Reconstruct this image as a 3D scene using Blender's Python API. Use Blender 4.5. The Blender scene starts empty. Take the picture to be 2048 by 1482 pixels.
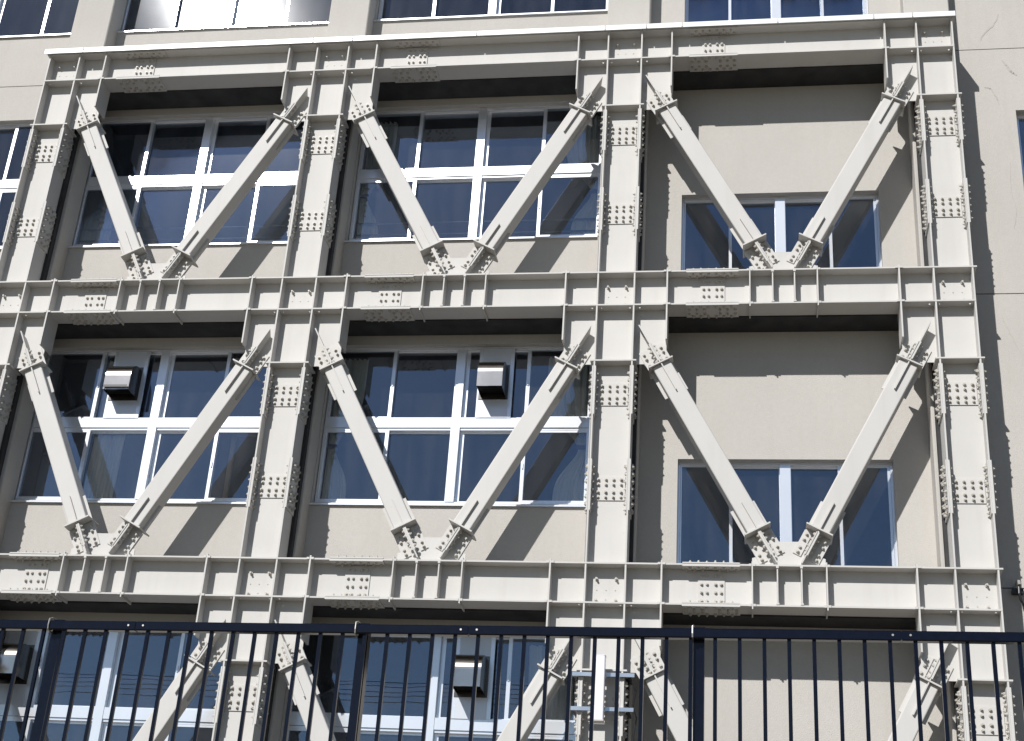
import bpy, math, random
from mathutils import Vector
R = math.radians
random.seed(7)
scene = bpy.context.scene
C = scene.collection

# ------------------------------------------------------------------ camera, sky, sun, exposure
cam_d = bpy.data.cameras.new('camera'); cam = bpy.data.objects.new('camera', cam_d); C.objects.link(cam)
cam_d.sensor_fit = 'HORIZONTAL'; cam_d.sensor_width = 36.0; cam_d.lens = 36.0 * 2927.67 / 2048.0
cam_d.clip_start = 0.1; cam_d.clip_end = 3000
cam.location = (-2.3766, -14.9681, -8.2395)
cam.rotation_euler = (2.0247624, -0.0637313, 0.1428041)
scene.camera = cam

SUN_TRAVEL = Vector((0.466, 1.0, -0.866)).normalized()
sun_elev = math.asin(-SUN_TRAVEL.z)
sun_az = math.atan2(-SUN_TRAVEL.x, -SUN_TRAVEL.y)      # from +Y towards +X
world = bpy.data.worlds.new('World'); scene.world = world; world.use_nodes = True
wn = world.node_tree; bg = wn.nodes['Background']
sky = wn.nodes.new('ShaderNodeTexSky'); sky.sky_type = 'NISHITA'; sky.sun_disc = False
sky.sun_elevation = sun_elev; sky.sun_rotation = sun_az
sky.air_density = 1.0; sky.dust_density = 0.15; sky.ozone_density = 2.5
wn.links.new(sky.outputs[0], bg.inputs[0]); bg.inputs[1].default_value = 0.06
sd = bpy.data.lights.new('sun', 'SUN'); sd.energy = 5.0; sd.angle = R(0.5); sd.color = (1.0, 0.975, 0.94)
sun = bpy.data.objects.new('sun', sd); C.objects.link(sun)
sun.rotation_euler = SUN_TRAVEL.to_track_quat('-Z', 'Y').to_euler()
scene.view_settings.view_transform = 'Standard'; scene.view_settings.look = 'None'
scene.view_settings.gamma = 1.0; scene.view_settings.use_curve_mapping = False
scene.view_settings.exposure = 0.12

# ------------------------------------------------------------------ materials
def mat(name):
    m = bpy.data.materials.new(name); m.use_nodes = True
    nt = m.node_tree; b = nt.nodes['Principled BSDF']
    return m, nt, b
def N(nt, t, **kw):
    n = nt.nodes.new(t)
    for k, v in kw.items():
        setattr(n, k, v)
    return n
def painted(name, col, col2, rough, bump=0.0, scale=3.0, metallic=0.0, bscale=60.0, streak=0.0, dirt=(0.35, 0.32, 0.27), vary=0.0, spots=0.0, grain=0.0):
    m, nt, b = mat(name)
    tc = N(nt, 'ShaderNodeTexCoord'); geo = N(nt, 'ShaderNodeNewGeometry')
    n1 = N(nt, 'ShaderNodeTexNoise'); n1.inputs['Scale'].default_value = scale; n1.inputs['Detail'].default_value = 6
    nt.links.new(geo.outputs['Position'], n1.inputs['Vector'])
    r = N(nt, 'ShaderNodeValToRGB'); r.color_ramp.elements[0].position = 0.3; r.color_ramp.elements[1].position = 0.72
    r.color_ramp.elements[0].color = (*col2, 1); r.color_ramp.elements[1].color = (*col, 1)
    nt.links.new(n1.outputs['Fac'], r.inputs['Fac'])
    out = r.outputs['Color']
    if streak > 0:
        mp = N(nt, 'ShaderNodeMapping'); mp.inputs['Scale'].default_value = (9.0, 9.0, 0.55)
        nt.links.new(geo.outputs['Position'], mp.inputs['Vector'])
        n2 = N(nt, 'ShaderNodeTexNoise'); n2.inputs['Scale'].default_value = 1.0; n2.inputs['Detail'].default_value = 5
        nt.links.new(mp.outputs[0], n2.inputs['Vector'])
        mr = N(nt, 'ShaderNodeMapRange'); mr.inputs['From Min'].default_value = 0.52; mr.inputs['From Max'].default_value = 0.8
        mr.inputs['To Max'].default_value = streak
        nt.links.new(n2.outputs['Fac'], mr.inputs['Value'])
        mx = N(nt, 'ShaderNodeMix', data_type='RGBA'); mx.inputs['B'].default_value = (*dirt, 1)
        nt.links.new(mr.outputs[0], mx.inputs['Factor']); nt.links.new(out, mx.inputs['A'])
        out = mx.outputs['Result']
    def blend(fac, colr):
        nonlocal out
        x = N(nt, 'ShaderNodeMix', data_type='RGBA'); x.inputs['B'].default_value = (*colr, 1)
        nt.links.new(fac, x.inputs['Factor']); nt.links.new(out, x.inputs['A']); out = x.outputs['Result']
    if spots > 0:      # small scuffs and rusty specks
        n4 = N(nt, 'ShaderNodeTexNoise'); n4.inputs['Scale'].default_value = 14.0; n4.inputs['Detail'].default_value = 9; n4.inputs['Roughness'].default_value = 0.7
        nt.links.new(geo.outputs['Position'], n4.inputs['Vector'])
        m4 = N(nt, 'ShaderNodeMapRange'); m4.inputs['From Min'].default_value = 0.64; m4.inputs['From Max'].default_value = 0.74; m4.inputs['To Max'].default_value = spots
        nt.links.new(n4.outputs['Fac'], m4.inputs['Value']); blend(m4.outputs[0], (0.25, 0.18, 0.12))
    if grain > 0:      # trowelled / mottled grain
        n5 = N(nt, 'ShaderNodeTexNoise'); n5.inputs['Scale'].default_value = 26.0; n5.inputs['Detail'].default_value = 8; n5.inputs['Roughness'].default_value = 0.65
        nt.links.new(geo.outputs['Position'], n5.inputs['Vector'])
        m5 = N(nt, 'ShaderNodeMapRange'); m5.inputs['From Min'].default_value = 0.38; m5.inputs['From Max'].default_value = 0.66; m5.inputs['To Max'].default_value = grain
        nt.links.new(n5.outputs['Fac'], m5.inputs['Value']); blend(m5.outputs[0], tuple(c*0.72 for c in col2))
    if vary > 0:       # every member painted in its own batch
        oi = N(nt, 'ShaderNodeObjectInfo')
        m6 = N(nt, 'ShaderNodeMath', operation='MULTIPLY'); m6.inputs[1].default_value = vary
        nt.links.new(oi.outputs['Random'], m6.inputs[0]); blend(m6.outputs[0], tuple(c*0.8 for c in col2))
    nt.links.new(out, b.inputs['Base Color'])
    b.inputs['Roughness'].default_value = rough; b.inputs['Metallic'].default_value = metallic
    if bump > 0:
        n3 = N(nt, 'ShaderNodeTexNoise'); n3.inputs['Scale'].default_value = bscale; n3.inputs['Detail'].default_value = 4
        nt.links.new(geo.outputs['Position'], n3.inputs['Vector'])
        bp = N(nt, 'ShaderNodeBump'); bp.inputs['Strength'].default_value = bump; bp.inputs['Distance'].default_value = 0.01
        nt.links.new(n3.outputs['Fac'], bp.inputs['Height']); nt.links.new(bp.outputs[0], b.inputs['Normal'])
    return m
M = {}
M['steel'] = painted('steel_paint', (0.552, 0.54, 0.521), (0.522, 0.51, 0.491), 0.58, 0.05, 2.0, bscale=18, streak=0.16, vary=0.2, spots=0.22)
M['bolt'] = painted('bolt_paint', (0.50, 0.48, 0.44), (0.43, 0.405, 0.36), 0.4, 0, 20.0)
M['stucco'] = painted('stucco', (0.495, 0.473, 0.442), (0.450, 0.430, 0.400), 0.9, 0.5, 0.8, bscale=110, streak=0.14, grain=0.12)
M['grout'] = painted('grout', (0.062, 0.062, 0.064), (0.04, 0.04, 0.042), 0.9, 0.3, 4.0)
M['aluminium'] = painted('white_aluminium', (0.86, 0.885, 0.93), (0.82, 0.845, 0.89), 0.22, 0, 3.0, metallic=0.58, streak=0.05)
M['cap'] = painted('flashing_sheet', (0.80, 0.82, 0.83), (0.76, 0.78, 0.79), 0.35, 0.05, 2.0, bscale=6)
M['steel_hood'] = painted('stainless', (0.56, 0.53, 0.50), (0.46, 0.43, 0.40), 0.17, 0.01, 5.0, metallic=1.0, bscale=40)
M['hood_shade'] = painted('stainless_painted_shade', (0.17, 0.155, 0.145), (0.13, 0.12, 0.11), 0.25, 0.02, 5.0, metallic=0.9, bscale=40)  # same stainless as the shell; shade on the cheeks painted into a darker colour
M['hood_panel'] = painted('hood_panel', (0.66, 0.68, 0.72), (0.62, 0.64, 0.68), 0.25, 0, 3, metallic=0.3)
M['fence'] = painted('fence_paint', (0.0035, 0.0045, 0.012), (0.002, 0.0026, 0.008), 0.14, 0.02, 30.0, bscale=60)
M['fence'].node_tree.nodes['Principled BSDF'].inputs['Specular IOR Level'].default_value = 0.35
M['chip'] = painted('bare_metal', (0.55, 0.53, 0.5), (0.35, 0.33, 0.3), 0.35, 0, 30.0, metallic=0.8)
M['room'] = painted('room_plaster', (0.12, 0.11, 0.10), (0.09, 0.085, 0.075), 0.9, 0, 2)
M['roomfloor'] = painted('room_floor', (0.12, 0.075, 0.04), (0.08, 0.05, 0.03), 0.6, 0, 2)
M['ground'] = painted('ground_sand', (0.19, 0.165, 0.13), (0.13, 0.115, 0.09), 0.95, 0.3, 0.6, bscale=20)
M['concrete'] = painted('concrete', (0.34, 0.33, 0.31), (0.26, 0.25, 0.235), 0.9, 0.3, 1.5, streak=0.3)
M['lamp'] = painted('lamp_acrylic', (0.80, 0.80, 0.84), (0.78, 0.78, 0.82), 0.25, 0, 3)
M['black'] = painted('black_plastic', (0.02, 0.02, 0.022), (0.015, 0.015, 0.017), 0.35, 0, 10)
M['zinc'] = painted('zinc_channel', (0.60, 0.64, 0.70), (0.5, 0.54, 0.6), 0.25, 0.02, 10, metallic=0.9)
M['cloth'] = painted('curtain_cloth', (0.88, 0.86, 0.79), (0.84, 0.82, 0.74), 0.9, 0.1, 6)
M['ribbon'] = painted('ribbon', (0.16, 0.14, 0.30), (0.12, 0.10, 0.24), 0.7, 0, 6)
M['wood'] = painted('wood', (0.62, 0.42, 0.24), (0.50, 0.33, 0.18), 0.5, 0, 8)
M['crack'] = painted('crack_filler', (0.435, 0.41, 0.375), (0.40, 0.378, 0.345), 0.9, 0, 8)
def glass():
    m, nt, b = mat('window_glass'); nt.nodes.remove(b)
    out = nt.nodes['Material Output']
    tr = N(nt, 'ShaderNodeBsdfTransparent'); tr.inputs[0].default_value = (0.97, 0.98, 0.975, 1)
    g1 = N(nt, 'ShaderNodeBsdfGlossy'); g1.inputs['Roughness'].default_value = 0.0; g1.inputs['Color'].default_value = (0.71, 0.82, 1, 1)
    g2 = N(nt, 'ShaderNodeBsdfGlossy'); g2.inputs['Roughness'].default_value = 0.10; g2.inputs['Color'].default_value = (0.95, 0.97, 1, 1)
    geo = N(nt, 'ShaderNodeNewGeometry'); ns = N(nt, 'ShaderNodeTexNoise'); ns.inputs['Scale'].default_value = 1.3
    nt.links.new(geo.outputs['Position'], ns.inputs['Vector'])
    bp = N(nt, 'ShaderNodeBump'); bp.inputs['Strength'].default_value = 0.03; bp.inputs['Distance'].default_value = 0.02
    nt.links.new(ns.outputs['Fac'], bp.inputs['Height'])
    nt.links.new(bp.outputs[0], g1.inputs['Normal']); nt.links.new(bp.outputs[0], g2.inputs['Normal'])
    mg = N(nt, 'ShaderNodeMixShader'); mg.inputs[0].default_value = 0.055
    nt.links.new(g1.outputs[0], mg.inputs[1]); nt.links.new(g2.outputs[0], mg.inputs[2])
    fr = N(nt, 'ShaderNodeFresnel'); fr.inputs['IOR'].default_value = 1.52
    mu = N(nt, 'ShaderNodeMath', operation='MULTIPLY_ADD'); mu.inputs[1].default_value = 2.45; mu.inputs[2].default_value = 0.04
    mu.use_clamp = True
    nt.links.new(fr.outputs[0], mu.inputs[0])
    mx = N(nt, 'ShaderNodeMixShader')
    nt.links.new(mu.outputs[0], mx.inputs[0]); nt.links.new(tr.outputs[0], mx.inputs[1]); nt.links.new(mg.outputs[0], mx.inputs[2])
    # thin film of dust and rain marks on the panes
    df = N(nt, 'ShaderNodeBsdfDiffuse'); df.inputs['Color'].default_value = (0.62, 0.60, 0.58, 1)
    mp = N(nt, 'ShaderNodeMapping'); mp.inputs['Scale'].default_value = (7, 7, 1.2)
    nt.links.new(geo.outputs['Position'], mp.inputs['Vector'])
    nd = N(nt, 'ShaderNodeTexNoise'); nd.inputs['Scale'].default_value = 1.0; nd.inputs['Detail'].default_value = 7
    nt.links.new(mp.outputs[0], nd.inputs['Vector'])
    dr = N(nt, 'ShaderNodeMapRange'); dr.inputs['From Min'].default_value = 0.3; dr.inputs['From Max'].default_value = 0.75
    dr.inputs['To Min'].default_value = 0.002; dr.inputs['To Max'].default_value = 0.026
    nt.links.new(nd.outputs['Fac'], dr.inputs['Value'])
    md = N(nt, 'ShaderNodeMixShader'); nt.links.new(dr.outputs[0], md.inputs[0])
    nt.links.new(mx.outputs[0], md.inputs[1]); nt.links.new(df.outputs[0], md.inputs[2])
    nt.links.new(md.outputs[0], out.inputs[0])
    return m
M['glass'] = glass()
for k_, v_ in (('steel', 0.22), ('bolt', 0.3), ('stucco', 0.15), ('grout', 0.1), ('concrete', 0.2)):
    M[k_].node_tree.nodes['Principled BSDF'].inputs['Specular IOR Level'].default_value = v_

# ------------------------------------------------------------------ mesh helpers
class MB:
    def __init__(s): s.v = []; s.f = []
    def add(s, vs, fs):
        o = len(s.v); s.v += [tuple(p) for p in vs]; s.f += [tuple(i + o for i in f) for f in fs]; return s
    def box(s, x0, x1, y0, y1, z0, z1):
        if x0 > x1: x0, x1 = x1, x0
        if y0 > y1: y0, y1 = y1, y0
        if z0 > z1: z0, z1 = z1, z0
        return s.add([(x0,y0,z0),(x1,y0,z0),(x1,y1,z0),(x0,y1,z0),(x0,y0,z1),(x1,y0,z1),(x1,y1,z1),(x0,y1,z1)],
                     [(0,3,2,1),(4,5,6,7),(0,1,5,4),(1,2,6,5),(2,3,7,6),(3,0,4,7)])
    def prism(s, pts, a0, a1, axis='y'):
        """pts: outline in the plane across the axis (x,z for 'y'; x,y for 'z'; y,z for 'x')"""
        n = len(pts)
        def P(p, a):
            return {'y': (p[0], a, p[1]), 'z': (p[0], p[1], a), 'x': (a, p[0], p[1])}[axis]
        vs = [P(p, a0) for p in pts] + [P(p, a1) for p in pts]
        fs = [tuple(range(n)), tuple(range(2*n-1, n-1, -1))] + [(i, i+n, (i+1) % n + n, (i+1) % n) for i in range(n)]
        return s.add(vs, fs)
    def cyl(s, p, d, r, h, n=10, r2=None):
        p = Vector(p); d = Vector(d).normalized(); a = d.orthogonal().normalized(); b = d.cross(a)
        r2 = r if r2 is None else r2
        vs = [p + (a*math.cos(2*math.pi*i/n) + b*math.sin(2*math.pi*i/n))*r for i in range(n)]
        vs += [p + d*h + (a*math.cos(2*math.pi*i/n) + b*math.sin(2*math.pi*i/n))*r2 for i in range(n)]
        return s.add(vs, [tuple(range(n-1, -1, -1)), tuple(range(n, 2*n))] + [(i, (i+1) % n, (i+1) % n+n, i+n) for i in range(n)])
    def bolt(s, p, d, k=1.0):
        d = Vector(d); p = Vector(p); k *= random.uniform(0.92, 1.06)
        s.cyl(p, d, 0.0205*k, 0.004*k, 10)
        s.cyl(p + d*0.004*k, d, 0.0172*k, 0.015*k, 6)
        s.cyl(p + d*0.019*k, d, 0.0095*k, random.uniform(0.006, 0.016), 8)
        return s
    def tube(s, pts, r, n=8):
        pts = [Vector(p) for p in pts]; rings = []
        a = (pts[1]-pts[0]).orthogonal().normalized()
        for i, p in enumerate(pts):
            t = (pts[min(i+1, len(pts)-1)] - pts[max(i-1, 0)]).normalized()
            a = (a - t*a.dot(t)).normalized(); b = t.cross(a)
            rings.append([p + (a*math.cos(2*math.pi*k/n) + b*math.sin(2*math.pi*k/n))*r for k in range(n)])
        vs = [v for rg in rings for v in rg]; fs = []
        for i in range(len(pts)-1):
            for k in range(n):
                fs.append((i*n+k, i*n+(k+1) % n, (i+1)*n+(k+1) % n, (i+1)*n+k))
        fs += [tuple(range(n-1, -1, -1)), tuple(range((len(pts)-1)*n, len(pts)*n))]
        return s.add(vs, fs)
    def mesh(s, name):
        me = bpy.data.meshes.new(name); me.from_pydata(s.v, [], s.f); me.validate(); me.update()
        import bmesh
        bm = bmesh.new(); bm.from_mesh(me); bmesh.ops.recalc_face_normals(bm, faces=bm.faces); bm.to_mesh(me); bm.free()
        return me
CACHE = {}
def obj(name, key, build, m, parent=None, loc=None, rot=None, smooth=False):
    """one mesh object; alike pieces share mesh data by key"""
    k = None if key is None else (name, key)
    me = CACHE.get(k) if k else None
    if me is None:
        b = build() if callable(build) else build
        me = b.mesh(name); me.materials.append(M[m])
        if smooth: me.shade_smooth()
        if k: CACHE[k] = me
    o = bpy.data.objects.new(name, me); C.objects.link(o)
    if parent: o.parent = parent
    if loc: o.location = loc
    if rot: o.rotation_euler = rot
    return o
def thing(name, label, cat, loc=(0, 0, 0), rot=(0, 0, 0), group=None):
    o = bpy.data.objects.new(name, None); C.objects.link(o); o.location = loc; o.rotation_euler = rot
    o.empty_display_size = 0.2
    o['label'] = label; o['category'] = cat
    if group: o['group'] = group
    return o
def tag(o, label, cat, group=None):
    o['label'] = label; o['category'] = cat
    if group: o['group'] = group
    return o
def stuff(o): o['kind'] = 'stuff'; return o

# ------------------------------------------------------------------ measured layout (metres; Y = 0 is the front edge of the steel)
XC = {'A': -11.505, 'B': -7.717, 'C': -3.840, 'D': 0.0}
VC = {'AB': -9.636, 'BC': -5.787, 'CD': -1.902}
ZN = [3.5807, 0.0, -3.6, -7.2]        # underside of the beams
HB, PD, W2, G = 0.4575, 0.7066, 0.224, 0.375
YP, YW, YF = 0.39, 0.68, 0.76         # pier front, wall face, window frame face
GZ = -9.84

# ------------------------------------------------------------------ ground
g = MB(); g.add([(-600, -600, GZ), (600, -600, GZ), (600, 600, GZ), (-600, 600, GZ)], [(0, 1, 2, 3)])
o = obj('ground', None, g, 'ground'); o['kind'] = 'structure'

# ------------------------------------------------------------------ school building
school = thing('school_building', 'beige stuccoed school building with white framed windows behind the steel bracing', 'building', (0, YW, GZ))
OFF = Vector((0, -YW, -GZ))
def bpart(name, key, build, m, parent=None, x=0, z=0, **kw):
    # building parts are built in world coordinates (x, z shift) under the building's empty
    p = parent or school
    return obj(name, key, build, m, p, loc=(OFF + Vector((x, 0, z))) if p is school else None, **kw)
PIERS = {'A': (-11.75, -11.194), 'B': (-7.98, -7.423), 'C': (-4.126, -3.56), 'D': (-0.300, 0.265)}
def chamfer_rect(x0, x1, y0, y1, c=0.012):
    return [(x0+c, y0), (x1-c, y0), (x1, y0+c), (x1, y1), (x0, y1), (x0, y0+c)]
for k, (a, b) in PIERS.items():
    mb = MB(); mb.prism(chamfer_rect(a, b, YP, YW+0.05), GZ, 8.2, 'z')
    bpart('pier', None, mb, 'stucco')
# dark grout packing between the steel and the concrete
mb = MB()
for k, x in XC.items():
    mb.box(x-0.262, x+0.262, 0.303, YP, GZ, ZN[0]+0.44)
stuff(bpart('column_grout', None, mb, 'grout'))
for i in range(4):
    for a, b in (('A', 'B'), ('B', 'C'), ('C', 'D')):
        x0, x1 = PIERS[a][1], PIERS[b][0]
        mb = MB(); mb.box(x0, x1, 0.303, YW+0.02, ZN[i]-0.018, ZN[i]+0.44)
        bpart('beam_grout', None, mb, 'grout')

def wall(x0, x1, z0, z1, opens, y0=YW, y1=YW+0.2):
    """wall sheet of real thickness with rectangular openings (a, b, c, d) = x0,x1,z0,z1"""
    mb = MB()
    xs = sorted({x0, x1, *[v for o_ in opens for v in o_[:2]]}); zs = sorted({z0, z1, *[v for o_ in opens for v in o_[2:]]})
    xs = [v for v in xs if x0 <= v <= x1]; zs = [v for v in zs if z0 <= v <= z1]
    nx, nz = len(xs)-1, len(zs)-1
    solid = [[not any(a < (xs[i]+xs[i+1])/2 < b and c < (zs[j]+zs[j+1])/2 < d for a, b, c, d in opens) for j in range(nz)] for i in range(nx)]
    idx = {}
    def vid(i, j, y):
        if (i, j, y) not in idx:
            idx[(i, j, y)] = len(mb.v); mb.v.append((xs[i], y, zs[j]))
        return idx[(i, j, y)]
    S = lambda i, j: 0 <= i < nx and 0 <= j < nz and solid[i][j]
    for i in range(nx):
        for j in range(nz):
            if not S(i, j): continue
            mb.f.append((vid(i,j,y0), vid(i+1,j,y0), vid(i+1,j+1,y0), vid(i,j+1,y0)))
            mb.f.append((vid(i,j,y1), vid(i,j+1,y1), vid(i+1,j+1,y1), vid(i+1,j,y1)))
            if not S(i-1, j): mb.f.append((vid(i,j,y0), vid(i,j+1,y0), vid(i,j+1,y1), vid(i,j,y1)))
            if not S(i+1, j): mb.f.append((vid(i+1,j,y0), vid(i+1,j,y1), vid(i+1,j+1,y1), vid(i+1,j+1,y0)))
            if not S(i, j-1): mb.f.append((vid(i,j,y0), vid(i,j,y1), vid(i+1,j,y1), vid(i+1,j,y0)))
            if not S(i, j+1): mb.f.append((vid(i,j+1,y0), vid(i+1,j+1,y0), vid(i+1,j+1,y1), vid(i,j+1,y1)))
    return mb
BASE = [3.5807+0.0, 0.0, -3.6, -7.2]      # storey base = beam underside level below the windows; windows sit at base + ...
# classroom windows: sill 1.40, transom 2.36-2.51, head 3.44 above the beam below
WIN_W = [('Z', -7.50), ('A', -3.82), ('B', 0.0)]   # x shift against the middle-bay window
WX0, WX1 = -7.40, -4.145
CD = (-3.118, -0.705)
JOINT = 0.475
for i, zb in enumerate(BASE):
    z0, z1 = zb+JOINT-0.006, (BASE[i-1] if i else zb+3.6)+JOINT-0.019
    if i == 3: z0 = GZ
    opens_z = [(zb+1.375, zb+3.46)]
    def op(x0, x1): return [(x0, x1, max(z0+0.02, zb+1.375), zb+3.455)]
    segs = [(-30.0, PIERS['A'][0], op(WX0-7.5-0.01, WX1-7.5+0.01) + op(-19.4, -16.0)),
            (PIERS['A'][1], PIERS['B'][0], op(WX0-3.82-0.01, WX1-3.82+0.01)),
            (PIERS['B'][1], PIERS['C'][0], op(WX0-0.01, PIERS['C'][0])),
            (PIERS['C'][1], PIERS['D'][0], [(CD[0], CD[1], zb+0.60, zb+1.945)]),
            (PIERS['D'][1], 12.0, [(1.012, 3.4, zb+1.45, zb+3.08)] if i < 3 else [])]
    for n, (a, b, ops) in enumerate(segs):
        if n == 1:          # spandrel and lintel of the left bay, either side of the window band
            bpart('wall_panel', None, wall(a, b, z0, ops[0][2], []), 'stucco')
            bpart('lintel', None, wall(a, b, ops[0][3], z1, []), 'stucco')
            continue
        bpart('wall_panel', None, wall(a, b, z0, z1, ops), 'stucco')
# dark joint backing, floors and ceilings, back wall
mb = MB(); 
for zb in BASE[:3]:
    mb.box(-30, PIERS['A'][0], YW+0.02, YW+0.1, zb+JOINT-0.03, zb+JOINT+0.004)
    mb.box(PIERS['D'][1], 12, YW+0.02, YW+0.1, zb+JOINT-0.03, zb+JOINT+0.004)
bpart('joint_sealant', None, mb, 'grout')
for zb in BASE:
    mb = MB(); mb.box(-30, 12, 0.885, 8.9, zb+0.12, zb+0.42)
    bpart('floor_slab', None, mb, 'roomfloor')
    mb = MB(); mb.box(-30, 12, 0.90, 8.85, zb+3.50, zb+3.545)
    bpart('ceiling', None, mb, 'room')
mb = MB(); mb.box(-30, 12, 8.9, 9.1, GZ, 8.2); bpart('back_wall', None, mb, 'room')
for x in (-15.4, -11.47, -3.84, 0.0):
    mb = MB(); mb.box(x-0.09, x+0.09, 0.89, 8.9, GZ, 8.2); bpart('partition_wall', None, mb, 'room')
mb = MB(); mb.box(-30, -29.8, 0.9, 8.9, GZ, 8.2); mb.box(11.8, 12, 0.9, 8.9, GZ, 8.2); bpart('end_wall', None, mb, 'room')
mb = MB(); mb.box(-30.2, 12.2, 0.5, 9.3, 8.2, 8.5); bpart('roof', None, mb, 'concrete')

def classroom_window(xs, zb, hood=None):
    """four sashes over four sashes; xs shift, zb storey base; hood: pane index carrying the vent panel"""
    x0, x1 = WX0+xs, WX1+xs
    m12, ca, cb, m34 = -6.61+xs, -5.83+xs, -5.722+xs, -4.935+xs
    def frame():
        b = MB()
        b.box(WX0, WX0+0.034, YF, YF+0.1, 1.40, 3.44); b.box(WX1-0.034, WX1, YF, YF+0.1, 1.40, 3.44)
        b.box(WX0, WX1, YF+0.001, YF+0.099, 3.432, 3.455); b.box(WX0, WX1, YF+0.001, YF+0.099, 1.375, 1.425)
        return b
    w = bpart('window', 'classroom', frame, 'aluminium', x=xs, z=zb)
    def sub(name, key, build, m, x=0, z=0, y=0):
        o = obj(name, key, build, m, w, loc=(x, y, z)); return o
    sub('mullion', 'c', lambda: MB().box(-5.83, -5.722, YF-0.012, YF+0.098, 1.425, 3.431), 'aluminium')
    sub('transom', 'c', lambda: MB().box(WX0+0.034, -5.832, YF-0.006, YF+0.097, 2.375, 2.505).box(-5.72, WX1-0.034, YF-0.006, YF+0.097, 2.375, 2.505), 'aluminium')
    sub('sill', 'c', lambda: MB().prism([(YW-0.035, 1.335), (YW-0.035, 1.355), (YF+0.02, 1.398), (YF+0.02, 1.372), (YW-0.02, 1.335)], WX0-0.04, WX1+0.0, 'x'), 'aluminium')
    cells = [(-7.366, -6.588, 0, .018, .044), (-6.632, -5.832, 1, .044, .010), (-5.72, -4.912, 1, .048, .044), (-4.957, -4.179, 0, .044, .018)]
    for r, (za, zc) in enumerate(((1.425, 2.345), (2.507, 3.430))):
        for c, (a, b, back, tl, tr) in enumerate(cells):
            y = YF + 0.012 + 0.045*back
            t = 0.022 if r else 0.034
            def sash():
                q = MB(); ZA, ZC = za, zc
                q.box(a, a+tl, y, y+0.028, ZA, ZC); q.box(b-tr, b, y, y+0.028, ZA, ZC)
                q.box(a+tl, b-tr, y+0.001, y+0.027, ZA, ZA+t*0.9); q.box(a+tl, b-tr, y+0.001, y+0.027, ZC-t*0.8, ZC)
                return q
            s_ = sub('sash', (r, c), sash, 'aluminium')
            def pane(): return MB().box(a+tl-0.004, b-tr+0.004, y+0.011, y+0.016, za+t*0.9-0.004, zc-t*0.8+0.004)
            sub('pane', (r, c), pane, 'glass')
            if c in (0, 3):
                zl = (za+zc)/2
                lx = (b-0.021) if c == 0 else (a+0.021)
                sub('latch', (r, c), lambda: MB().box(lx-0.007, lx+0.007, y-0.014, y, zl-0.035, zl+0.035), 'aluminium')
    sub('sash_track', 'c', lambda: MB().box(WX0+0.034, -5.832, YF+0.01, YF+0.09, 2.345, 2.372).box(-5.72, WX1-0.034, YF+0.01, YF+0.09, 2.345, 2.372), 'aluminium')
    return w
for i, zb in enumerate(BASE):
    for k, xs in WIN_W:
        classroom_window(xs, zb)
classroom = None
def panel_window(zb, x0=CD[0], x1=CD[1], z0=0.60, z1=1.945):
    yf = 0.775
    def frame():
        b = MB()
        b.box(x0, x0+0.03, yf, yf+0.09, z0, z1); b.box(x1-0.03, x1, yf, yf+0.09, z0, z1)
        b.box(x0+0.03, x1-0.03, yf+0.001, yf+0.089, z1-0.03, z1); b.box(x0+0.05, x1-0.05, yf+0.001, yf+0.089, z0, z0+0.05)
        return b
    w = bpart('window', ('panel', round(x0, 2)), frame, 'aluminium', z=zb)
    L = x1-x0; cx = (x0+x1)/2+0.008
    obj('mullion', ('panel', round(x0, 2)), lambda: MB().box(cx-0.06, cx+0.06, yf-0.012, yf+0.088, z0+0.05, z1-0.03), 'aluminium', w)
    q1 = x0+0.05+(cx-0.067-x0-0.05)/2; q3 = cx+0.067+(x1-0.05-cx-0.067)/2
    cells = [(x0+0.032, q1+0.02, 0, .014, .036), (q1-0.02, cx-0.0605, 1, .036, .008), (cx+0.0605, q3+0.02, 1, .008, .036), (q3-0.02, x1-0.032, 0, .036, .03)]
    for c, (a, b, back, tl, tr) in enumerate(cells):
        y = yf + 0.012 + 0.045*back
        def sash():
            q = MB(); q.box(a, a+tl, y, y+0.028, z0+0.05, z1-0.03); q.box(b-tr, b, y, y+0.028, z0+0.05, z1-0.03)
            q.box(a+tl, b-tr, y+0.001, y+0.027, z0+0.05, z0+0.09); q.box(a+tl, b-tr, y+0.001, y+0.027, z1-0.055, z1-0.03); return q
        obj('sash', ('panel', round(x0, 2), c), sash, 'aluminium', w)
        obj('pane', ('panel', round(x0, 2), c), lambda: MB().box(a+tl-0.004, b-tr+0.004, y+0.011, y+0.016, z0+0.086, z1-0.051), 'glass', w)
for zb in BASE: panel_window(zb)
for zb in BASE[:3]: panel_window(zb, 1.012, 3.4, 1.45, 3.08)
for zb in BASE:      # windows far left, mostly out of view
    w = bpart('window', 'farleft', lambda: MB().box(-19.4, -16.0, 0.80, 0.81, 1.375, 3.455), 'glass', z=zb)

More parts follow.
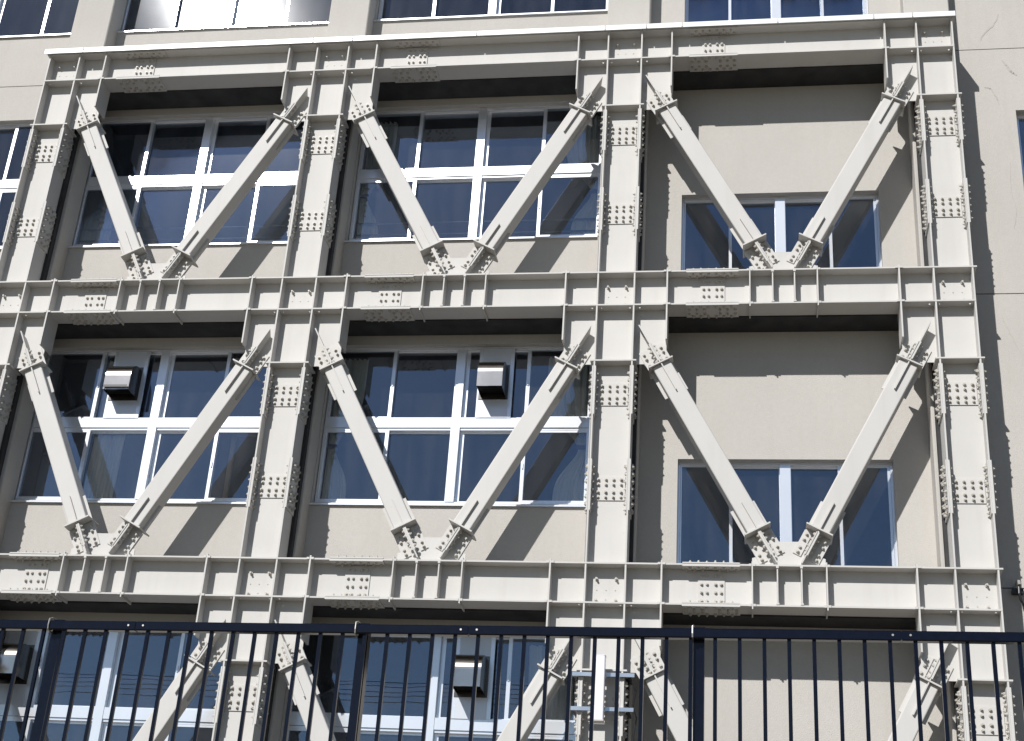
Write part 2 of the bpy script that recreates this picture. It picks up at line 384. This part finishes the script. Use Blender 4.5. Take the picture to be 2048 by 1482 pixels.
# hairline cracks and old repairs on the right-hand wall
def crack(pts, w=0.010):
    b = MB(); rnd = random.Random(len(pts)*7+int(abs(pts[0][0]*100)))
    P = []
    for i in range(len(pts)-1):
        for k in range(6):
            t = k/6; P.append((pts[i][0]*(1-t)+pts[i+1][0]*t+rnd.uniform(-.008, .008), pts[i][1]*(1-t)+pts[i+1][1]*t+rnd.uniform(-.008, .008)))
    for i in range(len(P)-1):
        (xa, za), (xb, zb_) = P[i], P[i+1]; ww = w*(0.4+0.6*math.sin(math.pi*(i+0.5)/len(P)))
        d = Vector((xb-xa, zb_-za)).normalized()*ww*0.5; n = Vector((-d.y, d.x))
        b.add([(xa+n.x, YW-0.003, za+n.y), (xb+n.x, YW-0.003, zb_+n.y), (xb-n.x, YW-0.003, zb_-n.y), (xa-n.x, YW-0.003, za-n.y)], [(0, 1, 2, 3)])
    return b
for pts, w in (([(0.93, 4.6), (0.84, 4.42), (0.72, 4.3), (0.66, 4.18)], .022), ([(0.66, 3.45), (0.74, 3.42), (0.8, 3.28), (0.83, 3.15)], .012),
               ([(0.92, 3.85), (1.0, 3.68), (1.08, 3.6)], .03), ([(0.88, 2.3), (0.86, 1.9), (0.90, 1.6), (0.84, 1.3)], .009), ([(0.62, 0.15), (0.7, -0.1), (0.78, -0.3)], .01)):
    bpart('crack_repair', None, crack(pts, w), 'crack')

# ------------------------------------------------------------------ steel frame: columns
def plate_holes(mb, x0, x1, y0, y1, z0, z1, holes, c=0.028, r=0.014):
    """horizontal plate with octagonal drain holes"""
    xs = x0
    for hx, hy in sorted(holes):
        a, b = hx-c, hx+c
        if a > xs+1e-4: mb.box(xs, a, y0, y1, z0, z1)
        mb.box(a, b, y0, hy-c, z0, z1); mb.box(a, b, hy+c, y1, z0, z1)
        sq = [(c, 0), (c, c), (0, c), (-c, c), (-c, 0), (-c, -c), (0, -c), (c, -c)]
        oc = [(r*math.cos(k*math.pi/4), r*math.sin(k*math.pi/4)) for k in range(8)]
        vs = [(hx+p[0], hy+p[1], z) for z in (z0, z1) for p in sq] + [(hx+p[0], hy+p[1], z) for z in (z0, z1) for p in oc]
        fs = []
        for k in range(8):
            n = (k+1) % 8
            fs += [(k, n, 16+n, 16+k), (8+k, 24+k, 24+n, 8+n), (16+k, 16+n, 24+n, 24+k)]
        mb.add(vs, fs); xs = b
    if x1 > xs+1e-4: mb.box(xs, x1, y0, y1, z0, z1)
T = 0.018
def web_bolts(nx, nz, px, pz, y):
    b = MB()
    for x in px:
        for z in pz: b.bolt((x, y, z), (0, -1, 0))
    return b
def flange_bolts(side, zc):
    """bolts through a column flange splice; side = -1 left flange, +1 right flange"""
    b = MB(); x = side*(W2+0.016); xi = side*(W2-T-0.014)
    for y, zs in ((0.045, (-.221, -.133, -.045, .045, .133, .221)), (0.105, (-.265, -.177, -.089, .089, .177, .265)),
                  (0.195, (-.265, -.177, -.089, .089, .177, .265)), (0.255, (-.221, -.133, -.045, .045, .133, .221))):
        for z in zs:
            b.bolt((x, y, zc+z), (side, 0, 0))
            b.bolt((xi, y, zc+z), (-side, 0, 0), 0.9)
    return b
COLGROUP = 'columns of the steel bracing frame'
COL_LABEL = {'A': 'leftmost tall steel column of the bracing frame, beside the left window bay',
             'B': 'second tall steel column from the left, between the two classroom window bays',
             'C': 'third tall steel column, left of the blank wall bay, carrying the white strip lamp below',
             'D': 'rightmost tall steel column of the frame, next to the plain cracked wall'}
def build_column(k):
    x = XC[k]; zb = ZN[3]+HB
    col = thing('steel_column', COL_LABEL[k], 'steel column', (x, 0, GZ), group=COLGROUP)
    left, right = k != 'A', k != 'D'
    def P(name, key, build, m='steel', z=0.0, **kw):
        return obj(name, key, build, m, col, loc=(0, 0, z-GZ), **kw)
    xl = -(W2+G) if left else -W2; xr = (W2+G) if right else W2
    gl = xl-0.0 ; gr = xr
    for i in range(3):
        zn = ZN[i]
        # panel behind the node (web), beam flanges through the node
        def node_web():
            b = MB()
            b.box(xl, xr, 0.144, 0.156, T, HB-T)
            pts = [(-W2, 0.0), (W2, 0.0), (W2, -PD), (-W2, -PD)]
            b.prism(pts, 0.1442, 0.1558)
            return b
        P('node_web', (left, right), node_web, z=zn)
        for s in (-1, 1):
            if (s < 0 and not left) or (s > 0 and not right): continue
            def haunch():
                b = MB(); q = [(W2, 0.0), (W2+G-0.002, 0.0), (W2+G-0.002, -0.555), (0.678, -0.700), (0.430, -0.832), (0.345, -0.700), (W2, -0.700)]
                b.prism([(s*a, c) for a, c in q], 0.144, 0.156); return b
            P('gusset_plate', s, haunch, z=zn)
            def hfl():
                b = MB(); a, c = s*(W2+G-T/2), s*(W2+G+T/2)
                b.prism([(-0.004, -0.448), (0.304, -0.448), (0.304, HB+0.028), (-0.004, HB+0.028)], a, c, 'x'); return b
            P('haunch_flange', s, hfl, z=zn)
            # small run-off tabs of the welds
            def tabs():
                b = MB(); xx = s*(W2+G)
                for z in (0.004, HB-0.014):
                    for d in (-1, 1):
                        b.box(xx+d*(T/2+0.001), xx+d*(T/2+0.032), -0.010, 0.02, z-0.004, z+0.020)
                return b
            P('weld_tab', s, tabs, z=zn)
        def tflange():
            b = MB(); e0 = xl if left else xl-0.04; e1 = xr if right else xr+0.04
            b.box(e0+(T/2 if left else 0), e1-(T/2 if right else 0), 0.0, 0.30, HB-T, HB); return b
        P('beam_flange', ('t', left, right), tflange, z=zn)
        def bflange():
            b = MB(); hs = [(-W2+0.05, 0.07), (W2-0.06, 0.07)]
            if left: hs.append((-W2-0.055, 0.07))
            if right: hs.append((W2+0.055, 0.07))
            plate_holes(b, xl+(T/2 if left else 0), xr-(T/2 if right else 0), 0.0, 0.30, 0.0, T, hs); return b
        P('beam_flange', ('b', left, right), bflange, z=zn)
        for s in (-1, 1):
            a = s*W2; bb = s*(W2-T)
            P('column_flange', ('n', s), lambda: MB().box(a, bb, 0.004, 0.296, T+0.0005, HB-T-0.0005).box(a, bb, 0.0025, 0.2975, -PD, -0.0005), z=zn)
        P('diaphragm_plate', 0, lambda: MB().box(-W2-0.04, W2+0.04, -0.003, 0.303, -PD-T, -PD), z=zn)
        def studs():
            b = MB()
            for sx in (-0.105, 0.108):
                for sz in (0.072, 0.31):
                    b.cyl((sx, 0.144, sz), (0, -1, 0), 0.019, 0.016, 8); b.cyl((sx, 0.13, sz), (0, -1, 0), 0.0115, 0.036, 8)
            for sx in (-0.10, 0.0, 0.10): b.cyl((sx, 0.144, 0.19), (0, -1, 0), 0.007, 0.006, 6)
            b.cyl((0, 0.144, 0.085), (0, -1, 0), 0.007, 0.006, 6)
            return b
        stuff(P('stud_bolt', 0, studs, 'bolt', z=zn))
        if i == 3: continue
        # shaft down to the next beam
        ztop = -PD-T; zbot = (ZN[i+1]-zn)+HB
        key = round(zbot, 3)
        P('column_web', key, lambda: MB().box(-W2+T, W2-T, 0.144, 0.156, zbot, ztop), z=zn)
        for s in (-1, 1):
            P('column_flange', ('s', s, key), lambda: MB().box(s*(W2-T), s*W2, 0.0, 0.30, zbot, ztop-0.0005), z=zn)
        for zc in (-1.089, -2.243):
            for s in (-1, 1):
                def fsp():
                    b = MB(); b.box(s*W2, s*(W2+0.014), -0.004, 0.304, -0.303, 0.303)
                    b.box(s*(W2-T), s*(W2-T-0.012), -0.003, 0.130, -0.303, 0.303); b.box(s*(W2-T), s*(W2-T-0.012), 0.17, 0.303, -0.303, 0.303)
                    return b
                P('splice_plate', s, fsp, z=zn+zc)
                stuff(P('bolt', ('f', s), lambda: flange_bolts(s, 0), 'bolt', z=zn+zc))
            P('splice_plate', 'w', lambda: MB().box(-0.172, 0.172, 0.132, 0.144, -0.141, 0.141), z=zn+zc)
            stuff(P('bolt', 'w', lambda: web_bolts(4, 4, (-.127, -.042, .043, .128), (-.104, -.045, .045, .104), 0.132), 'bolt', z=zn+zc))
    return col
for k in 'ABCD': build_column(k)

# ------------------------------------------------------------------ beams
BAYN = {'AB': 'left', 'BC': 'middle', 'CD': 'right'}
BAYD = {'AB': 'left window bay', 'BC': 'middle window bay', 'CD': 'blank wall bay'}
ROWD = ['top beam under the white flashing', 'middle beam', 'lowest beam, just above the black fence']
def build_beam(bay, i):
    a, b_ = bay
    x0 = XC[a]+W2+G+T/2; x1 = XC[b_]-W2-G-T/2
    vc = VC[bay]; L0, L1 = x0-vc, x1-vc; sp = XC[a]+1.122-vc
    names = ['cream steel beam of the top row, spanning the %s', 'cream steel beam of the middle row, spanning the %s', 'cream steel beam of the lowest row above the fence, spanning the %s']
    t = thing('steel_beam', names[i] % BAYD[bay], 'steel beam', (vc, 0, ZN[i]), group='horizontal beams of the steel bracing frame')
    key = bay
    def P(name, k, build, m='steel', **kw): return obj(name, (bay, k), build, m, t, **kw)
    P('beam_web', 0, lambda: MB().box(L0, L1, 0.144, 0.156, T, HB-T))
    P('beam_flange', 't', lambda: MB().box(L0, L1, 0.0, 0.30, HB-T, HB))
    P('beam_flange', 'b', lambda: MB().box(L0, L1, 0.0, 0.30, 0, T))
    has_v = i > 0
    if has_v:
        for d in (-0.385, 0.385):
            obj('stiffener', ('o',), lambda: MB().box(-0.007, 0.007, -0.004, 0.304, -0.032, HB+0.03), 'steel', t, loc=(d, 0, 0))
            def tabs():
                b = MB()
                for z in (0.0, HB-0.018):
                    for s in (-1, 1): b.box(s*0.0085, s*0.034, -0.009, 0.02, z-0.004, z+0.022)
                return b
            obj('weld_tab', ('v',), tabs, 'steel', t, loc=(d, 0, 0))
        for d in (-0.124, 0.126):
            obj('stiffener', ('i',), lambda: MB().box(-0.007, 0.007, 0.003, 0.144, T, HB-T).box(-0.007, 0.007, 0.156, 0.297, T, HB-T).box(-0.014, 0.014, -0.006, 0.012, HB-T-0.022, HB-T-0.001).box(-0.016, 0.016, -0.006, 0.012, T+0.001, T+0.02), 'steel', t, loc=(d, 0, 0))
        obj('gusset_plate', ('v',), lambda: MB().prism([(-0.385, HB), (0.385, HB), (0.385, 0.575), (0.30, 0.60), (0.117, 0.765), (-0.117, 0.765), (-0.30, 0.60), (-0.385, 0.575)], 0.144, 0.156), 'steel', t)
    for z0, z1, zi0, zi1 in ((HB, HB+0.014, HB-T-0.012, HB-T), (-0.014, 0, T, T+0.012)):
        obj('splice_plate', (z0,), lambda: MB().box(-0.303, 0.303, -0.005, 0.305, z0, z1).box(-0.303, 0.303, -0.003, 0.13, zi0, zi1).box(-0.303, 0.303, 0.17, 0.303, zi0, zi1), 'steel', t, loc=(sp, 0, 0))
    obj('splice_plate', ('bw',), lambda: MB().box(-0.142, 0.142, 0.132, 0.144, 0.036, 0.418), 'steel', t, loc=(sp, 0, 0))
    def fb():
        b = MB()
        for y, xs in ((0.04, (-.221, -.133, -.045, .045, .133, .221)), (0.10, (-.265, -.177, -.089, .089, .177, .265)), (0.2, (-.265, -.177, -.089, .089, .177, .265)), (0.26, (-.221, -.133, -.045, .045, .133, .221))):
            for x in xs:
                b.bolt((x, y, HB+0.014), (0, 0, 1)); b.bolt((x, y, -0.014), (0, 0, -1))
                b.bolt((x, y, HB-T-0.012), (0, 0, -1), .85); b.bolt((x, y, T+0.012), (0, 0, 1), .85)
        return b
    stuff(obj('bolt', ('bf',), fb, 'bolt', t, loc=(sp, 0, 0)))
    stuff(obj('bolt', ('bw',), lambda: web_bolts(4, 4, (-.104, -.045, .045, .104), (.083, .178, .270, .365), 0.132), 'bolt', t, loc=(sp, 0, 0)))
for i in range(3):
    for bay in ('AB', 'BC', 'CD'): build_beam(bay, i)

# ------------------------------------------------------------------ diagonal braces
def rrect(h, r, n=4):
    pts = []
    for cx, cy, a0 in ((h-r, h-r, 0), (-h+r, h-r, 90), (-h+r, -h+r, 180), (h-r, -h+r, 270)):
        for k in range(n+1):
            a = R(a0+90*k/n); pts.append((cx+r*math.cos(a), 0.15+cy+r*math.sin(a)))
    return pts
STD = ['upper storey of', 'middle storey of', 'behind the black fence in']
def build_brace(bay, i, s):
    """s=+1: from the bay's left column down to the right; s=-1 mirrored"""
    vc = VC[bay]; xcol = XC[bay[0]] if s > 0 else XC[bay[1]]
    lo = Vector((vc-s*0.325, 0, ZN[i+1]+0.861)); hi = Vector((xcol+s*0.542, 0, ZN[i]-0.741))
    d = hi-lo; L = d.length; th = math.atan2(d.x, d.z)
    if s > 0: lab = 'steel brace sloping down to the right, %s the %s' % (STD[i], BAYD[bay])
    else: lab = 'steel brace sloping down to the left, %s the %s' % (STD[i], BAYD[bay])
    t = thing('steel_brace', lab, 'brace', lo, (0, th, 0), 'diagonal braces of the steel frame')
    kL = round(L, 4)
    P = lambda name, k, build, m='steel', **kw: obj(name, ('br', k), build, m, t, **kw)
    o = P('brace_tube', kL, lambda: MB().prism(rrect(0.111, 0.016), 0.012, L-0.012, 'z'))
    for e, z in ((0, 0.0), (1, L)):
        P('end_plate', e, lambda: MB().box(-0.152, 0.152, -0.003, 0.303, -0.008, 0.008), loc=(0, 0, z))
        sg = 1 if e == 0 else -1     # towards the tube
        for nm, a in (('f', 0), ('r', 1), ('b', 2), ('l', 3)):
            def rib():
                b = MB(); z0, z1 = sorted((sg*0.008, sg*(0.345 if e == 0 else 0.385)))
                if a == 0: b.box(-0.007, 0.007, 0.008, 0.042, z0, z1)
                if a == 1: b.box(0.108, 0.145, 0.143, 0.157, z0, z1)
                if a == 2: b.box(-0.007, 0.007, 0.258, 0.292, z0, z1)
                if a == 3: b.box(-0.145, -0.108, 0.143, 0.157, z0, z1)
                return b
            P('rib', (e, a), rib, loc=(0, 0, z))
    P('core_fin', 0, lambda: MB().box(-0.007, 0.007, 0.02, 0.143, -0.42, -0.008).box(-0.007, 0.007, 0.157, 0.28, -0.42, -0.008))
    P('core_fin', 1, lambda: MB().prism([(0.02, 0.008), (0.02, 0.555), (0.143, 0.50), (0.143, 0.008)], -0.007, 0.007, 'x').box(-0.007, 0.007, 0.157, 0.28, 0.008, 0.45), loc=(0, 0, L))
    P('core_plate', 0, lambda: MB().box(-0.142, 0.142, 0.1435, 0.1565, -0.30, -0.008))
    for e, z0, z1, zz in ((0, -0.325, -0.03, 0.0), (1, 0.03, 0.275, L)):
        for v in (-1, 1):
            P('splice_plate', (e, 'w', v), lambda: MB().box(v*0.058, v*0.150, 0.131, 0.1435, z0, z1).box(v*0.058, v*0.150, 0.1565, 0.169, z0, z1), loc=(0, 0, zz))
            P('splice_plate', (e, 'f', v), lambda: MB().box(v*0.0075, v*0.019, 0.012, 0.100, z0+0.005, z1-0.005).box(v*0.0075, v*0.019, 0.20, 0.288, z0+0.005, z1-0.005), loc=(0, 0, zz))
        def bl():
            b = MB(); us = (-0.07, -0.148, -0.237, -0.294) if e == 0 else (0.073, 0.158, 0.220)
            if e == 0: us = (-0.075, -0.14, -0.237, -0.294)
            for u in us:
                for v in (-0.108, 0.108): b.bolt((v, 0.131, u), (0, -1, 0)); b.bolt((v, 0.169, u), (0, 1, 0))
            uf = (-0.06, -0.12, -0.20, -0.26) if e == 0 else (0.045, 0.105, 0.18, 0.24)
            for u in uf:
                for v in (-1, 1): b.bolt((v*0.019, 0.055, u), (v, 0, 0)); b.bolt((v*0.019, 0.245, u), (v, 0, 0))
            return b
        stuff(P('bolt', e, bl, 'bolt', loc=(0, 0, zz)))
for i in range(3):
    for bay in ('AB', 'BC', 'CD'):
        for s in (1, -1): build_brace(bay, i, s)

# ------------------------------------------------------------------ flashing on the top beam
cap = thing('roof_flashing', 'long white sheet metal flashing capping the top steel beam', 'flashing', (-5.8, 0, 4.04))
JX = [-11.80, -11.234, -7.989, -7.449, -5.778, -4.098, -3.564, -3.112, -1.909, -0.727, -0.255, 0.266]
for a, b in zip(JX, JX[1:]):
    mb = MB(); g_ = 0.007
    prof = [(-0.05, 4.012), (-0.046, 4.012), (-0.046, 4.080), (YP-0.02, 4.110), (YP-0.02, 4.116), (-0.05, 4.086)]
    mb.prism([(y, z-4.04) for y, z in prof], a+g_+5.8, b-g_+5.8, 'x')
    obj('flashing_sheet', None, mb, 'cap', cap)
mb = MB(); mb.box(-11.79+5.8, 0.26+5.8, -0.044, 0.0, -0.0015, 0.004)
obj('flashing_return', None, mb, 'cap', cap)

# ------------------------------------------------------------------ vent hoods in the windows
def build_hood(x, zb, lab, d=0.33, w=0.315):
    """x = left edge, zb = storey base"""
    t = thing('vent_hood', lab, 'vent hood', (x, YF, zb), group='stainless vent hoods in the windows')
    yb, yf = -0.025, -0.025-d
    zt, zbm = 3.165, 2.775
    P = lambda n, k, b, m, **kw: obj(n, ('hood', k, d), b, m, t, **kw)
    def shell():
        b = MB(); r = 0.20; n = 14
        out = [(yf, zbm), (yf, zt-r)] + [(yf+r-r*math.cos(R(90*k/n)), zt-r+r*math.sin(R(90*k/n))) for k in range(1, n+1)] + [(yb, zt)]
        inn = [(max(y, yf+0.006) if i < 2 else yf+r-(r-0.006)*math.cos(R(90*min(max(i-1, 0), n)/n)), z if i < 2 else zt-r+(r-0.006)*math.sin(R(90*min(i-1, n)/n))) for i, (y, z) in enumerate(out[:-1])] + [(yb, zt-0.006)]
        n_ = len(out)
        vs = [(0.0, *p) for p in out] + [(w, *p) for p in out] + [(0.0, *p) for p in inn] + [(w, *p) for p in inn]
        fs = []
        for k in range(n_-1):
            fs += [(k, k+1, n_+k+1, n_+k), (2*n_+k, 3*n_+k, 3*n_+k+1, 2*n_+k+1)]
        fs += [(0, n_, 3*n_, 2*n_), (n_-1, 3*n_-1, 4*n_-1, 2*n_-1)]
        b.add(vs, fs); return b
    o = P('hood_shell', 0, shell, 'steel_hood', smooth=False)
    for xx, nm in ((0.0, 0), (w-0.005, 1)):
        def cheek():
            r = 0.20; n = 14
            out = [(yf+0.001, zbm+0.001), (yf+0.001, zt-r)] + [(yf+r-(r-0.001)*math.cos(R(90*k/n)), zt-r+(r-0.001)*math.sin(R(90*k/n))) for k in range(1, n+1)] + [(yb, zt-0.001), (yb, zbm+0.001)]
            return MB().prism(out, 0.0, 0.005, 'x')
        P('hood_cheek', 0, cheek, 'hood_shade', loc=(xx-0.003 if nm == 0 else xx+0.003, 0, 0))
    P('mounting_flange', 0, lambda: MB().box(-0.03, w+0.03, -0.024, -0.018, zbm-0.04, zt+0.03), 'hood_shade')
    P('grille', 0, lambda: [m_ for m_ in [MB()] if [m_.box(0.01, w-0.01, -0.30+0.05*k, -0.295+0.05*k, zbm+0.02, zbm+0.05) for k in range(5)]][0], 'black')
    P('backing_panel', 0, lambda: MB().box(-0.005, w+0.035, -0.017, -0.003, 2.50, 3.42), 'hood_panel')
    P('panel_rail', 0, lambda: MB().box(-0.05, -0.0055, -0.016, 0.01, 2.50, 3.42), 'aluminium')
    P('panel_rail', 1, lambda: MB().box(w+0.0355, w+0.08, -0.016, 0.01, 2.50, 3.42), 'aluminium')
build_hood(-10.215, ZN[2]+0.0, 'stainless hood with curved top in the left bay window of the middle storey', d=0.25, w=0.33)
build_hood(-5.495, ZN[2]+0.0, 'stainless hood with curved top in the middle bay window of the middle storey', d=0.30, w=0.30)
build_hood(-5.495, ZN[3]+0.0, 'stainless hood in the middle bay window of the lowest storey behind the fence', d=0.33, w=0.31)
build_hood(-10.87, ZN[3]+0.0, 'stainless hood half out of frame at far left, behind the fence', d=0.33, w=0.31)

# ------------------------------------------------------------------ curtains and rails behind the glass
def curtain(x0, x1, zb, label, side=1, tied=True, y=0.925, z0=1.45, z1=3.38):
    """hanging cloth, gathered and tied back towards side (+1 = right)"""
    b = MB(); nu, nv = 60, 40; W = x1-x0; rnd = random.Random(int(abs(x0*10))+int(zb*10)); ph = rnd.uniform(0, 6)
    for thick in (0, 1):
        for j in range(nv+1):
            v = j/nv; z = z1+(z0-z1)*v
            if tied:
                k = 1-0.72*math.exp(-((v-0.62)/0.17)**2); k *= (1-0.25*v if v > 0.62 else 1)
            else: k = 1-0.08*v
            for i in range(nu+1):
                u = i/nu
                x = (x1-(1-u)*W*k) if side > 0 else (x0+u*W*k)
                yy = y + 0.026*math.sin(u*38+ph+0.8*math.sin(v*3)) * (0.6+0.4*k) + 0.012*math.sin(u*91+v*5)
                b.v.append((x, yy+thick*0.003, z+zb))
    S = (nu+1)*(nv+1)
    for j in range(nv):
        for i in range(nu):
            a = j*(nu+1)+i
            b.f += [(a, a+1, a+nu+2, a+nu+1), (S+a, S+a+nu+1, S+a+nu+2, S+a+1)]
    for j in range(nv):
        a = j*(nu+1); c = a+nu
        b.f += [(a, a+nu+1, S+a+nu+1, S+a), (c, S+c, S+c+nu+1, c+nu+1)]
    t = thing('curtain', label, 'curtain', ((x0+x1)/2, y, zb+z0))
    o = obj('cloth', None, b, 'cloth', t, smooth=True); o.location = (-(x0+x1)/2, -y, -(zb+z0))
    if tied:
        zt = zb+z1+(z0-z1)*0.62; wk = W*0.28; xa = x1-wk if side > 0 else x0
        o = obj('tieback', None, MB().box(xa-0.005, xa+wk+0.005, y-0.05, y+0.05, zt-0.02, zt+0.02), 'ribbon', t); o.location = (-(x0+x1)/2, -y, -(zb+z0))
curtain(-4.66, -4.17, ZN[1], 'pale tied curtain at right end of the middle bay window, upper storey')
curtain(-4.72, -4.17, ZN[2], 'pale tied curtain at right end of the middle bay window, middle storey')
curtain(-4.75, -4.17, ZN[3], 'pale curtain at right end of the middle bay window, lowest storey', tied=False)
curtain(-7.36, -6.98, ZN[1], 'dim curtain at left end of the middle bay window, upper storey', side=-1)
curtain(-7.36, -6.98, ZN[2], 'dim curtain at left end of the middle bay window, middle storey', side=-1)
curtain(-11.18, -10.75, ZN[1], 'dim curtain at left end of the left bay window, upper storey', side=-1, tied=False)
curtain(-11.10, -10.75, ZN[0], 'curtain behind the glaring window above the flashing', side=-1, tied=False)
curtain(-10.40, -9.98, ZN[2], 'drawn curtain behind the stainless hood in the left bay', side=-1, tied=False)
def rails(x0, x1, zb, lab):
    t = thing('window_guard_rail', lab, 'rail', ((x0+x1)/2, 0.90, zb+1.58))
    for z in (0.0, 0.175):
        obj('rod', ('r', round(x1-x0, 2)), lambda: MB().cyl((-(x1-x0)/2, 0, 0), (1, 0, 0), 0.015, x1-x0, 12), 'zinc', t, loc=(0, 0, z), smooth=True)
rails(-7.38, -4.16, 0.0, 'pair of thin horizontal rods behind the middle bay window, upper storey')
rails(-11.20, -7.98, 0.0, 'pair of thin horizontal rods behind the left bay window, upper storey')
rails(-7.38, -4.16, ZN[0], 'pair of thin rods behind the middle window above the flashing')
rails(-11.20, -7.98, ZN[0], 'pair of thin rods behind the glaring left window above the flashing')
t = thing('wooden_stand', 'upright wooden stand inside the left bay window, middle storey', 'stand', (-8.61, 1.0, ZN[2]+0.42))
obj('post', None, MB().box(-0.027, 0.027, -0.02, 0.02, 0, 1.95), 'wood', t)
obj('crossbar', None, MB().box(-0.03, 0.36, -0.018, 0.018, 1.951, 1.975), 'wood', t)
obj('foot', None, MB().box(-0.20, 0.20, -0.09, 0.2, -0.001, 0.045), 'wood', t)

# ------------------------------------------------------------------ strip lamp strapped to column C
lx = XC['C']
lamp = thing('strip_lamp', 'white box strip lamp strapped upright to the third steel column', 'lamp', (lx, -0.03, -4.55))
obj('diffuser', None, MB().prism([(p[0]*0.45, (p[1]-0.15)*0.45-0.085) for p in rrect(0.11, 0.03)], -0.315, 0.345, 'z'), 'lamp', lamp)
obj('end_cap', None, MB().box(-0.052, 0.052, -0.137, -0.032, -0.330, -0.316), 'steel', lamp)
obj('end_cap', None, MB().box(-0.052, 0.052, -0.137, -0.032, 0.346, 0.352), 'lamp', lamp)
obj('back_plate', None, MB().box(-0.045, 0.045, -0.031, -0.018, -0.33, 0.35), 'steel', lamp)
for zz in (0.175, -0.182):
    obj('channel', None, MB().box(-0.30, 0.345, -0.015, -0.012, zz-0.02, zz+0.02).box(-0.30, 0.345, -0.0118, 0.022, zz+0.0165, zz+0.0195).box(-0.30, 0.345, -0.0118, 0.022, zz-0.0195, zz-0.0165), 'zinc', lamp)
    o = obj('clamp', None, MB().box(0.27, 0.30, -0.011, 0.335, zz-0.012, zz+0.012).box(-0.29, -0.262, -0.011, 0.335, zz-0.012, zz+0.012), 'black', lamp)
obj('cable', None, MB().tube([(0.30, 0.02, 0.17), (0.36, 0.05, 0.02), (0.33, 0.08, -0.12), (0.37, 0.1, -0.24), (0.34, 0.12, -0.45), (0.33, 0.15, -0.8)], 0.008), 'black', lamp)

# ------------------------------------------------------------------ cable outlet on the right wall
t = thing('cable_outlet', 'dark gooseneck cable outlet fixed to the plain wall at right edge', 'cable outlet', (0.50, YW, -3.17))
obj('base_box', None, MB().box(-0.055, 0.06, -0.07, 0.0, -0.045, 0.01), 'black', t)
obj('gooseneck', None, MB().tube([(0.0, -0.03, 0.0), (0.0, -0.05, 0.06), (0.01, -0.075, 0.085), (0.015, -0.11, 0.07), (0.015, -0.12, 0.03)], 0.022, 10), 'chip', t)
obj('cable', None, MB().tube([(0.01, -0.10, 0.02), (0.005, -0.11, -0.06), (0.02, -0.10, -0.13), (0.06, -0.07, -0.19), (0.14, -0.05, -0.22), (0.4, -0.04, -0.21), (0.9, -0.03, -0.2)], 0.014, 8), 'black', t)

# ------------------------------------------------------------------ black fence in front
FS, FTH = 0.125, -0.0324728
F0 = Vector((-3.8979, -7.4673, -6.058))
fence = thing('metal_fence', 'black metal fence with vertical bars in the foreground along the bottom', 'fence', tuple(F0), (0, 0, FTH))
zt = 0.0
RT = 0.052
def fx(px_k): return (px_k-20)*FS
cuts = [(-6.0, fx(5.45)), (fx(5.45), fx(20.6)), (fx(20.6), fx(38.45)), (fx(38.45), 6.5)]
for a, b in cuts:
    L = b-a
    def rail():
        q = MB(); c = 0.006; g_ = 0.004
        q.prism([(-0.025+c, -RT), (0.025-c, -RT), (0.025, -RT+c), (0.025, -c), (0.025-c, 0), (-0.025+c, 0), (-0.025, -c), (-0.025, -RT+c)], a+g_, b-g_, 'x'); return q
    obj('top_rail', None, rail, 'fence', fence)
    obj('bottom_rail', None, MB().box(a+0.004, b-0.004, -0.02, 0.02, -1.42, -1.37), 'fence', fence)
for c in (fx(5.45), fx(20.6), fx(38.45)):
    obj('rail_sleeve', 'a', lambda: MB().box(-0.06, 0.06, -0.021, 0.021, -RT+0.004, -0.004), 'fence', fence, loc=(c, 0, 0))
    for d in (-0.042, 0.045):
        obj('screw', 'a', lambda: MB().cyl((0, -0.025, -RT*0.48), (0, -1, 0), 0.0058, 0.005, 10), 'chip', fence, loc=(c+d, 0, 0))
for k in range(-18, 62):
    obj('bar', 'a', lambda: MB().box(-0.0098, 0.0098, -0.008, 0.008, -1.37, -RT+0.001), 'fence', fence, loc=(fx(k), 0.0, 0))
for k in (-11.2, 1.52, 15.85, 30.32, 44.8):
    x = fx(k)
    obj('post', 'a', lambda: MB().box(-0.028, 0.028, 0.027, 0.083, -1.6, 0.012).box(-0.031, 0.031, 0.024, 0.086, 0.0125, 0.018), 'fence', fence, loc=(x, 0, 0))
    def hook():
        q = MB(); q.tube([(-0.03, 0.04, 0.022), (-0.03, 0.0, 0.02), (-0.03, -0.028, 0.008), (-0.03, -0.031, -0.03), (-0.03, -0.029, -0.048), (-0.03, 0.02, -0.062)], 0.0045, 8); return q
    obj('bracket_rod', 'a', hook, 'chip' if k > 0 else 'chip', fence, loc=(x, 0, 0))
o = obj('retaining_wall', None, MB().box(-14, 8, 0, 0.22, 0, 2.22), 'concrete', loc=(-3.8979, -7.6, GZ)); o.rotation_euler = (0, 0, FTH)
tag(o, 'low concrete wall carrying the black fence, below the view', 'wall')

# ------------------------------------------------------------------ power lines across the yard, seen mirrored in the panes
t = thing('power_line', 'thin power lines seen mirrored in the lowest windows behind the fence', 'power line', (-20, -27, 2.2))
for dz in (0.0, 0.14, 0.3, 0.42, -0.18):
    pts = [(x, 0, dz + 0.00035*x*x - 0.9*abs(dz)*0.02*math.cos(x*0.05)) for x in range(-60, 81, 5)]
    obj('wire', None, MB().tube(pts, 0.012, 6), 'black', t)
